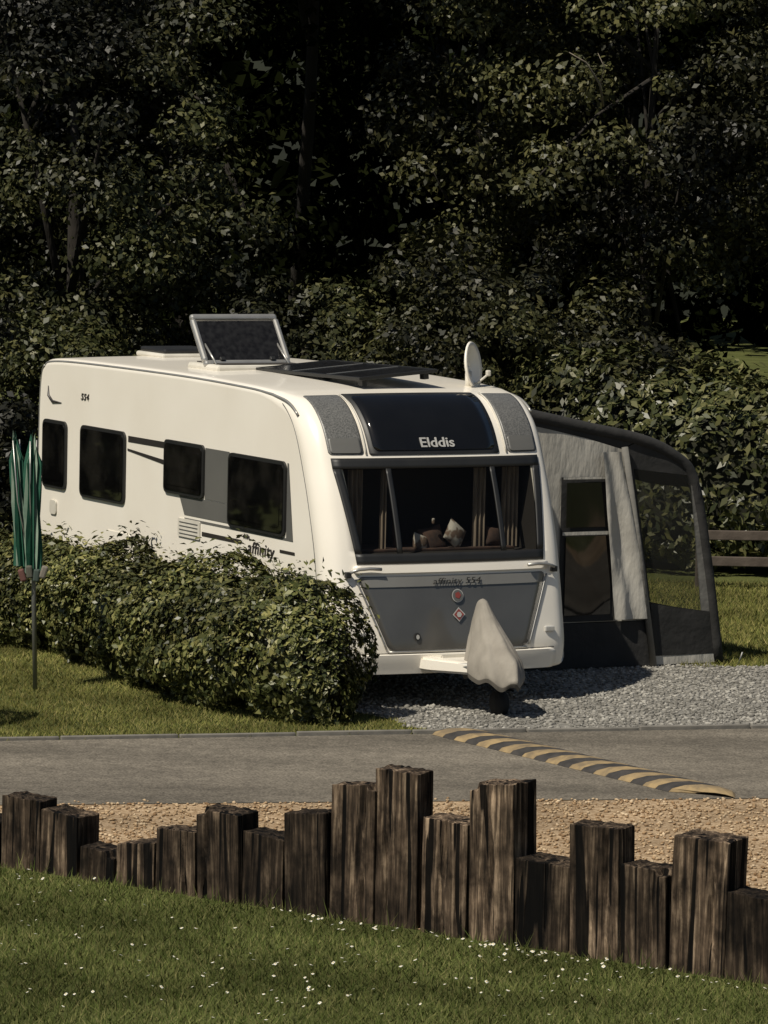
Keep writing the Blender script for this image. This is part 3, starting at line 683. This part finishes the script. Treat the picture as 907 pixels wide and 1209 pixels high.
# ------------------------------------------------------------ awning
AW=empty('caravan_awning',(.595,38.865,0),math.radians(28)); T0=1.75
def pan(name,poly,m,off=0,t=T0):
    bm=bmesh.new(); V=[bm.verts.new((x,t-off,z)) for x,z in poly]; bm.faces.new(V)
    bmesh.ops.triangulate(bm,faces=bm.faces); bmesh.ops.subdivide_edges(bm,edges=bm.edges[:],cuts=6,use_grid_fill=True)
    for v in bm.verts: v.co.y+=.012*noise.noise(Vector((v.co.x*3,off*40,v.co.z*1.3)))
    bmesh.ops.recalc_face_normals(bm,faces=bm.faces)
    me=bpy.data.meshes.new(name); bm.to_mesh(me); bm.free(); me.materials.append(m)
    me.polygons.foreach_set('use_smooth',[True]*len(me.polygons))
    return add(bpy.data.objects.new(name,me),AW)
pan('front_wall_fabric',[(1.14,.43),(2.96,.43),(2.66,1.98),(2.30,2.08),(1.85,2.18),(1.14,2.32)],M['fabl'])
pan('front_wall_header',[(1.14,2.325),(1.85,2.185),(2.30,2.085),(2.66,1.985),(2.89,2.08),(2.35,2.19),(1.87,2.29),(1.14,2.43)],M['fabd'],.0)
pan('front_skirt',[(1.14,.02),(3.03,.02),(2.965,.425),(1.14,.425)],M['fabd'],.012)
pan('door_window_frame',[(2.03,.44),(2.60,.44),(2.55,1.74),(2.03,1.74)],M['fabd'],.022)
pan('door_window_upper',[(2.08,1.29),(2.53,1.29),(2.51,1.69),(2.08,1.69)],M['blackgl'],.036)
pan('door_window_lower',[(2.08,.50),(2.56,.50),(2.535,1.21),(2.08,1.21)],M['sideglass'],.036)
pan('door_window_bar',[(2.04,1.22),(2.57,1.22),(2.57,1.25),(2.04,1.25)],M['fabl'],.038)
pan('door_window_bar_top',[(2.04,1.72),(2.55,1.72),(2.55,1.74),(2.04,1.74)],M['fabl'],.038)
def gather():
    vs=[];fs=[];nu,nv=24,20
    for j in range(nv+1):
        v=j/nv; z=.45+(1.96-.45)*v
        xa=2.60+(2.42-2.60)*v; xb=2.95+(2.63-2.95)*v
        for i in range(nu+1):
            u=i/nu; vs.append((xa+(xb-xa)*u,T0-.05-.020*math.sin(u*8+v*1.5)-.03*noise.noise(Vector((u*2.5,v*3,2)))-.012*math.sin(v*9+u*3),z))
    for j in range(nv):
        for i in range(nu): a=j*(nu+1)+i; fs.append((a,a+1,a+nu+2,a+nu+1))
    mesh('gathered_panel',vs,fs,M['fabl'],AW,True)
gather()
tube('front_pole',[(2.67,T0-.03,2.0),(2.85,T0-.05,1.0),(3.03,T0-.03,.02)],.03,M['fabm'],AW,10)
pan('bay_head',[(2.69,1.985),(2.79,1.80),(3.38,1.73),(3.44,1.74),(3.25,1.95),(2.89,2.08)],M['fabd'],.004)
pan('bay_jamb_inner',[(3.03,.45),(3.0,.58),(2.79,1.80),(2.69,1.985),(2.86,1.0)],M['fabd'],.004)
pan('bay_window',[(3.0,.58),(3.53,.50),(3.38,1.73),(2.79,1.80)],M['net'],.008)
pan('bay_jamb_outer',[(3.53,.50),(3.68,.48),(3.60,1.0),(3.44,1.74),(3.38,1.73)],M['fabm'],.004)
pan('bay_skirt',[(3.03,.10),(3.76,.10),(3.68,.48),(3.53,.50),(3.0,.58),(3.03,.45)],M['fabd'],.006)
pan('bay_hem',[(3.03,.02),(3.78,.02),(3.76,.10),(3.03,.10)],M['fabl'],.004)
RC=[(1.14,2.45),(1.87,2.31),(2.35,2.21),(2.89,2.10),(3.25,1.95),(3.46,1.72),(3.62,1.0),(3.78,.03)]
rc=catmull(RC,5)
tube('air_beam_front',[(x-.03,T0+.02,z-.04) for x,z in rc],.055,M['fabd'],AW,12)
tube('air_beam_rear',[(x-.03,4.75,z-.04) for x,z in rc],.055,M['fabd'],AW,12)
tube('air_beam_mid',[(x-.06,3.2,z-.06) for x,z in rc],.05,M['fabd'],AW,12)
def awroof():
    k=[q for q in rc if q[1]>1.55]; ts=np.linspace(T0,4.8,12); vs=[];fs=[]
    for t in ts:
        for x,z in k: vs.append((x,t,z-.025*math.sin((t-T0)/3.05*math.pi*2)**2))
    w=len(k)
    for i in range(len(ts)-1):
        for j in range(w-1): fs.append((i*w+j,i*w+j+1,(i+1)*w+j+1,(i+1)*w+j))
    mesh('roof_fabric',vs,fs,M['fabd'],AW,True)
    def ow(name,z0,z1,t0,t1,m):
        xo=lambda z: float(np.interp(z,[.03,1.0,1.72],[3.78,3.62,3.46]))-.01
        mesh(name,[(xo(z0),t0,z0),(xo(z0),t1,z0),(xo(z1),t1,z1),(xo(z1),t0,z1)],[(0,1,2,3)],m,AW)
    ow('outer_skirt',.03,.45,T0,4.8,M['fabd'])
    for i in range(2):
        a=T0+.12+i*1.5; ow('outer_window_%d'%i,.45,1.6,a,a+1.25,M['clear']); ow('outer_post_%d'%i,.45,1.6,a-.12,a,M['fabm']); ow('outer_post_b_%d'%i,.45,1.6,a+1.25,a+1.38,M['fabm'])
    pan('rear_skirt',[(1.14,.02),(3.76,.02),(3.68,.45),(1.14,.45)],M['fabd'],0,4.78)
    pan('rear_window',[(2.5,.45),(3.55,.45),(3.42,1.7),(2.5,1.8)],M['clear'],0,4.78)
    pan('rear_wall',[(1.14,.45),(2.5,.45),(2.5,1.8),(2.5,2.15),(1.14,2.4)],M['fabm'],0,4.78)
    pan('rear_head',[(2.5,1.8),(3.42,1.7),(3.25,1.93),(2.9,2.07),(2.5,2.15)],M['fabm'],0,4.78)
awroof()
tube('guy_peg',[(3.9,T0-.15,.12),(3.88,T0-.1,-.02)],.008,M['steel'],AW,6)

# ------------------------------------------------------------ rotary dryer
RD=empty('rotary_clothes_dryer',(-2.93,39.3,0))
tube('pole',[(0,0,-.05),(-.03,0,.95),(-.08,0,1.95)],.020,M['steel'],RD,10)
def folds(name,c0,c1,r0,r1,z0,z1,seed,n=14):
    vs=[];fs=[];mi=[];L=7; rnd=random.Random(seed); tops=[rnd.uniform(-.16,.10) for _ in range(n)]
    for i in range(L):
        f=i/(L-1)
        for j in range(n*2):
            a=j*math.pi/n; r=(r0+(r1-r0)*min(1,f*1.5))*(1 if j%2==0 else .55)*(1+.2*math.sin(f*9+j))
            if i==L-1: r*=.3
            z=z0+(z1-z0)*f+(tops[j//2] if i==L-1 else 0)*(1 if j%2==0 else .3)
            vs.append((c0[0]+(c1[0]-c0[0])*f+r*math.cos(a),c0[1]+(c1[1]-c0[1])*f+r*math.sin(a),z))
    m=n*2
    for i in range(L-1):
        for j in range(m): k=(j+1)%m; fs.append((i*m+j,i*m+k,(i+1)*m+k,(i+1)*m+j)); mi.append(1 if j%7==2 else 0)
    o=mesh(name,vs,fs,M['green'],RD); o.data.materials.append(M['greenl']); o.data.polygons.foreach_set('material_index',mi)
folds('folded_canopy_1',(-.04,0),(-.05,-.02),.075,.07,.98,2.12,3); folds('folded_canopy_2',(-.12,.03),(-.21,.05),.07,.055,1.05,2.12,5)
for i in range(4):
    a=i*math.pi/2+.5; tube('arm_%d'%i,[(-.03,0,.95),(-.1+.08*math.cos(a),.08*math.sin(a),1.6),(-.12+.11*math.cos(a),.11*math.sin(a),2.12)],.006,M['alu'],RD,6)
for i,c in enumerate([(.12,.05,.04),(.08,.08,.06),(.04,.06,.05),(.18,.16,.13)]):
    box('peg_bag_%d'%i,(-.12+.06*i,-.07,.98+.03*(i%2)),(.055,.05,.11),mat('peg_%d'%i,c,rough=.8),RD,.015,(0,.2*(i-1.5),0))

# ------------------------------------------------------------ hedges
def hedge(name,path,hw,h,n,size,m,zj=.12,aspect=.5,seed=0,lamp=.22,core=.6,hv=None,pw=.7):
    e=empty(name); P=catmull(path,6); seg=np.linalg.norm(np.diff(P,axis=0),axis=1); cum=np.concatenate([[0],np.cumsum(seg)]); L=cum[-1]
    s=rng.uniform(-hw,L+hw,n)
    def at(s):
        sc=np.clip(s,0,L); return np.stack([np.interp(sc,cum,P[:,0]),np.interp(sc,cum,P[:,1])],1)
    c=at(s); sc0=np.clip(s,.2,L-.2); d=at(sc0+.2)-at(sc0-.2); d/=np.linalg.norm(d,axis=1,keepdims=True)+1e-9; nr=np.stack([-d[:,1],d[:,0]],1)
    over=np.where(s<0,s,np.where(s>L,s-L,0)); c=c+d*over[:,None]
    endf=np.clip(1-(np.abs(over)/hw)**2.3,0,1)**.5
    a=rng.uniform(-.35*math.pi,1.35*math.pi,n); ca,sa=np.cos(a),np.sin(a)
    sx=np.sign(ca)*np.abs(ca)**pw*hw*endf; sz=np.sign(sa)*np.abs(sa)**pw
    hb=h if hv is None else np.interp(np.clip(s,0,L)/L,[q[0] for q in hv],[q[1] for q in hv])
    hh=hb*(.45+.55*np.clip(endf*1.1,0,1)); z=hh*.5+sz*hh*.5
    lump=np.array([noise.noise(Vector((x*1.5+seed,y*1.5,zz*1.6)))+.7*noise.noise(Vector((x*3.6+seed,y*3.6,zz*3.6)))+.35*noise.noise(Vector((x*9,y*9+seed,zz*9))) for x,y,zz in zip(c[:,0]+nr[:,0]*sx,c[:,1]+nr[:,1]*sx,z)])
    depth=(1+lump*lamp)*(1-rng.exponential(.07,n))
    P3=np.stack([c[:,0]+nr[:,0]*sx*depth,c[:,1]+nr[:,1]*sx*depth,hh*.5+(z-hh*.5)*(1+lump*lamp*.85)*(1-rng.exponential(.035,n))],1)
    sprig=rng.random(n)<.06; P3[sprig,2]+=rng.uniform(0,zj,sprig.sum())*(sa[sprig]>0); P3[sprig,:2]+=(nr*ca[:,None])[sprig]*rng.uniform(0,zj*.6,(sprig.sum(),1))
    N=np.stack([nr[:,0]*ca*1.0,nr[:,1]*ca*1.0,sa*.9+.35],1)+np.concatenate([d*np.sign(over)[:,None]*.6,np.zeros((n,1))],1)+rng.normal(scale=.5,size=(n,3))
    k=P3[:,2]>.02
    leaves('foliage',P3[k],N[k],size,m,e,aspect)
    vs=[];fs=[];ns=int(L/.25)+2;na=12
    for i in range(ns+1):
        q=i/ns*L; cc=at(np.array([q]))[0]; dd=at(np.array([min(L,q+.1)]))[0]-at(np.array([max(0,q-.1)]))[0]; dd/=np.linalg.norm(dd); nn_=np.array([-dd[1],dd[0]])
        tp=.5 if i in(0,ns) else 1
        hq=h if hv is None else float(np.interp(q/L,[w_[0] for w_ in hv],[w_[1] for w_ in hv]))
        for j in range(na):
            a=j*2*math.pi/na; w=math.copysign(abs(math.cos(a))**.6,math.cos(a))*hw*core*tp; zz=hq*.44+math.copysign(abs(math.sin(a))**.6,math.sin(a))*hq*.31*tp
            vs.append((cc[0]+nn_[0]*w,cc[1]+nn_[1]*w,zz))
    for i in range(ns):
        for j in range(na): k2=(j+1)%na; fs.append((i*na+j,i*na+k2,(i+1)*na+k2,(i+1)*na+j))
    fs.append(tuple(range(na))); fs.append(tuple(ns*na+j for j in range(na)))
    mesh('light_block_core',vs,fs,M['twig'],e,True)  # solid twig-coloured core added inside the hedge to block light through the leaves
    return e
hedge('privet_hedge',[(-5.2,45.6),(-3.25,42.9),(-2.35,41.1),(-1.65,39.4),(-1.18,38.4),(-.66,37.74)],.52,1.05,115000,.062,M['lfh'],.20,.5,0,.44,.42,[(0,.95),(.45,.86),(.58,1.0),(.72,.90),(.86,1.10),(1,1.06)],.9)
hedge('laurel_hedge',[(2.0,51.4),(4.2,50.6),(7.5,51.0),(11,52)],.75,2.2,38000,.12,M['lfl'],.25,.42,9,hv=[(0,2.4),(.2,2.2),(.3,2.05),(1,2.05)])
hedge('reflected_hedge',[(-16,40),(-13,46),(-11,53),(-8,57)],1.0,3.6,14000,.22,M['lf1'],.3,.6,12,.35,.7)  # out-of-view hedge, added so the side windows reflect foliage
hedge('shadow_caster_shrub',[(-4.35,36.9),(-3.75,36.75)],.40,1.5,6000,.06,M['lfh'],.1,seed=4,core=.5)  # unseen shrub left of frame, added to cast a shadow on the lawn

# ------------------------------------------------------------ fence
PF=empty('post_and_rail_fence')
fx=[3.0,4.9,6.8,8.7]
for i,x in enumerate(fx): box('post_%d'%i,(x+.35,48.9+.02*i,.33),(.11,.10,.72),M['rail'],PF,.01)
for z in(.58,.30):
    for i in range(3): box('rail_%d_%d'%(int(z*100),i),((fx[i]+fx[i+1])/2+.35,48.83,z),(1.92,.045,.10),M['rail'],PF,.008,(0,random.uniform(-.008,.008),0))

# ------------------------------------------------------------ woodland
tree('shade_canopy_tree',(-3.8,55.3),(-3.7,54.3,3.9),(2.2,1.8,2.7),170,330,.50,.088,M['lf1'])
tree('shade_canopy_tree',(-5.6,57),(-4.9,56.5,6.5),(2.4,1.8,2.6),100,260,.55,.10,M['lf1'])
tree('shade_canopy_tree',(-8.4,53.5),(-8.4,53.5,5.4),(2.6,2.2,4.8),90,130,.7,.15,M['lf1'])
TR=tree('shade_canopy_tree',(3.3,57.0),(3.2,56.4,5.7),(2.3,1.9,3.2),180,300,.48,.09,M['lf2'],.09)
tube('dead_branch',[(2.45,54.4,5.05),(2.40,54.2,5.30),(2.22,54.0,5.55),(2.02,53.9,5.66)],[.016,.014,.010,.004],M['deadwood'],TR,6)
tube('dead_twig',[(2.40,54.2,5.30),(2.44,54.1,5.50),(2.36,54.1,5.66)],[.010,.007,.003],M['deadwood'],TR,6)
tree('shade_canopy_tree',(1.2,58.8),(1.1,57.8,5.6),(1.4,1.4,2.6),80,280,.46,.09,M['lf2'],.1)
tree('shade_canopy_tree',(6.9,59.0),(6.2,57.5,6.2),(2.5,2.2,3.7),130,230,.6,.11,M['lf2'],.12)
tree('shade_canopy_tree',(-1.4,63.5),(-.9,57.0,9.6),(3.0,2.6,1.9),100,110,.7,.18,M['lfd'],.12,4)  # crown above the view, added to keep sun off the trees behind
tree('hazel_shrub',(.9,51.8),(.8,51.8,1.9),(1.25,1.0,1.65),100,300,.36,.082,M['lf2'],.06,5,.1)
tree('hazel_shrub',(-1.0,52.4),(-.9,52.4,1.7),(1.2,1.0,1.35),80,280,.36,.085,M['lf1'],.06,5,.1)
tree('hazel_shrub',(-3.4,50.8),(-3.6,50.8,1.4),(1.5,1.0,1.3),70,280,.38,.085,M['lf1'],.06,4,.1)
tree('hazel_shrub',(2.4,53.6),(2.5,53.6,1.7),(1.1,1.0,1.3),75,280,.36,.085,M['lf2'],.06,4,.1)
tree('hazel_shrub',(-4.6,48.9),(-4.6,48.9,1.15),(1.15,.9,1.35),85,260,.36,.085,M['lf1'],.06,4,.05)
tree('hazel_shrub',(-6.6,50.2),(-6.6,50.2,1.5),(1.5,1.0,1.7),70,200,.45,.11,M['lf1'],.06,4,.05)
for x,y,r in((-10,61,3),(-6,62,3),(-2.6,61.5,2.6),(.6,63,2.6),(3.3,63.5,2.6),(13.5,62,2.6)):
    tree('shade_canopy_tree',(x,y),(x,y,5.6),(r,2.2,5.0),90,120,.85,.20,M['lfd'],.2,4)
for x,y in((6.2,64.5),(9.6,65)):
    tree('shade_canopy_tree',(x+.8,y+.8),(x,y,5.9),(2.6,2.0,3.9),110,120,.8,.20,M['lfd'],.12,4,1.75)
n=45000
P=np.stack([rng.uniform(-60,60,n),rng.uniform(95,104,n),rng.uniform(0,1,n)**.9*19],1)
lump=np.array([noise.noise(Vector((a*.25,c*.3,0))) for a,b,c in P]); P[:,1]-=lump*4
P=P[P[:,2]<15+5*np.array([noise.noise(Vector((a*.15,7,0))) for a,b,c in P])]
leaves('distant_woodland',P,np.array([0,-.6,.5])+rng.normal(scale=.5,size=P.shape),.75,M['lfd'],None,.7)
vs=[];fs=[];nx,ny=40,12
for j in range(ny+1):
    for i in range(nx+1):
        x=-200+400*i/nx; y=112+130*j/ny; vs.append((x,y,-.5+34*math.sin(min(1,j/8)*math.pi/2)+2*noise.noise(Vector((x*.03,y*.05,1)))))
for j in range(ny):
    for i in range(nx): a=j*(nx+1)+i; fs.append((a,a+1,a+nx+2,a+nx+1))
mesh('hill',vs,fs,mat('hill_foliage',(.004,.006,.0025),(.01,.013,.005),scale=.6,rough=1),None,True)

# ------------------------------------------------------------ light
S=Vector((-.66*.6,-.75*.6,.80)).normalized(); el=math.asin(S.z); az=math.atan2(S.x,S.y)
L=bpy.data.lights.new('sun','SUN'); L.energy=5.0; L.angle=math.radians(.5); L.color=(1,.93,.80)
lo=bpy.data.objects.new('sun',L); lo.rotation_euler=S.to_track_quat('Z','Y').to_euler(); lo.location=(-20,-20,40); COL.objects.link(lo)
w=bpy.data.worlds.new('World'); scene.world=w; w.use_nodes=True; nt=w.node_tree
sk=nt.nodes.new('ShaderNodeTexSky'); sk.sky_type='NISHITA'; sk.sun_disc=False; sk.sun_elevation=el; sk.sun_rotation=az%(2*math.pi)
nt.links.new(sk.outputs[0],nt.nodes['Background'].inputs[0]); nt.nodes['Background'].inputs[1].default_value=.05

# ------------------------------------------------------------ camera
cd=bpy.data.cameras.new('camera'); co=bpy.data.objects.new('camera',cd); COL.objects.link(co)
cd.sensor_fit='VERTICAL'; cd.sensor_height=24; cd.sensor_width=24; cd.lens=5500/1209*24; cd.clip_start=.5; cd.clip_end=1500
R=Matrix.Rotation(math.radians(90-4.98),4,'X')@Matrix.Rotation(.021,4,'Z')
co.matrix_world=Matrix.Translation((0,0,5))@R
scene.camera=co
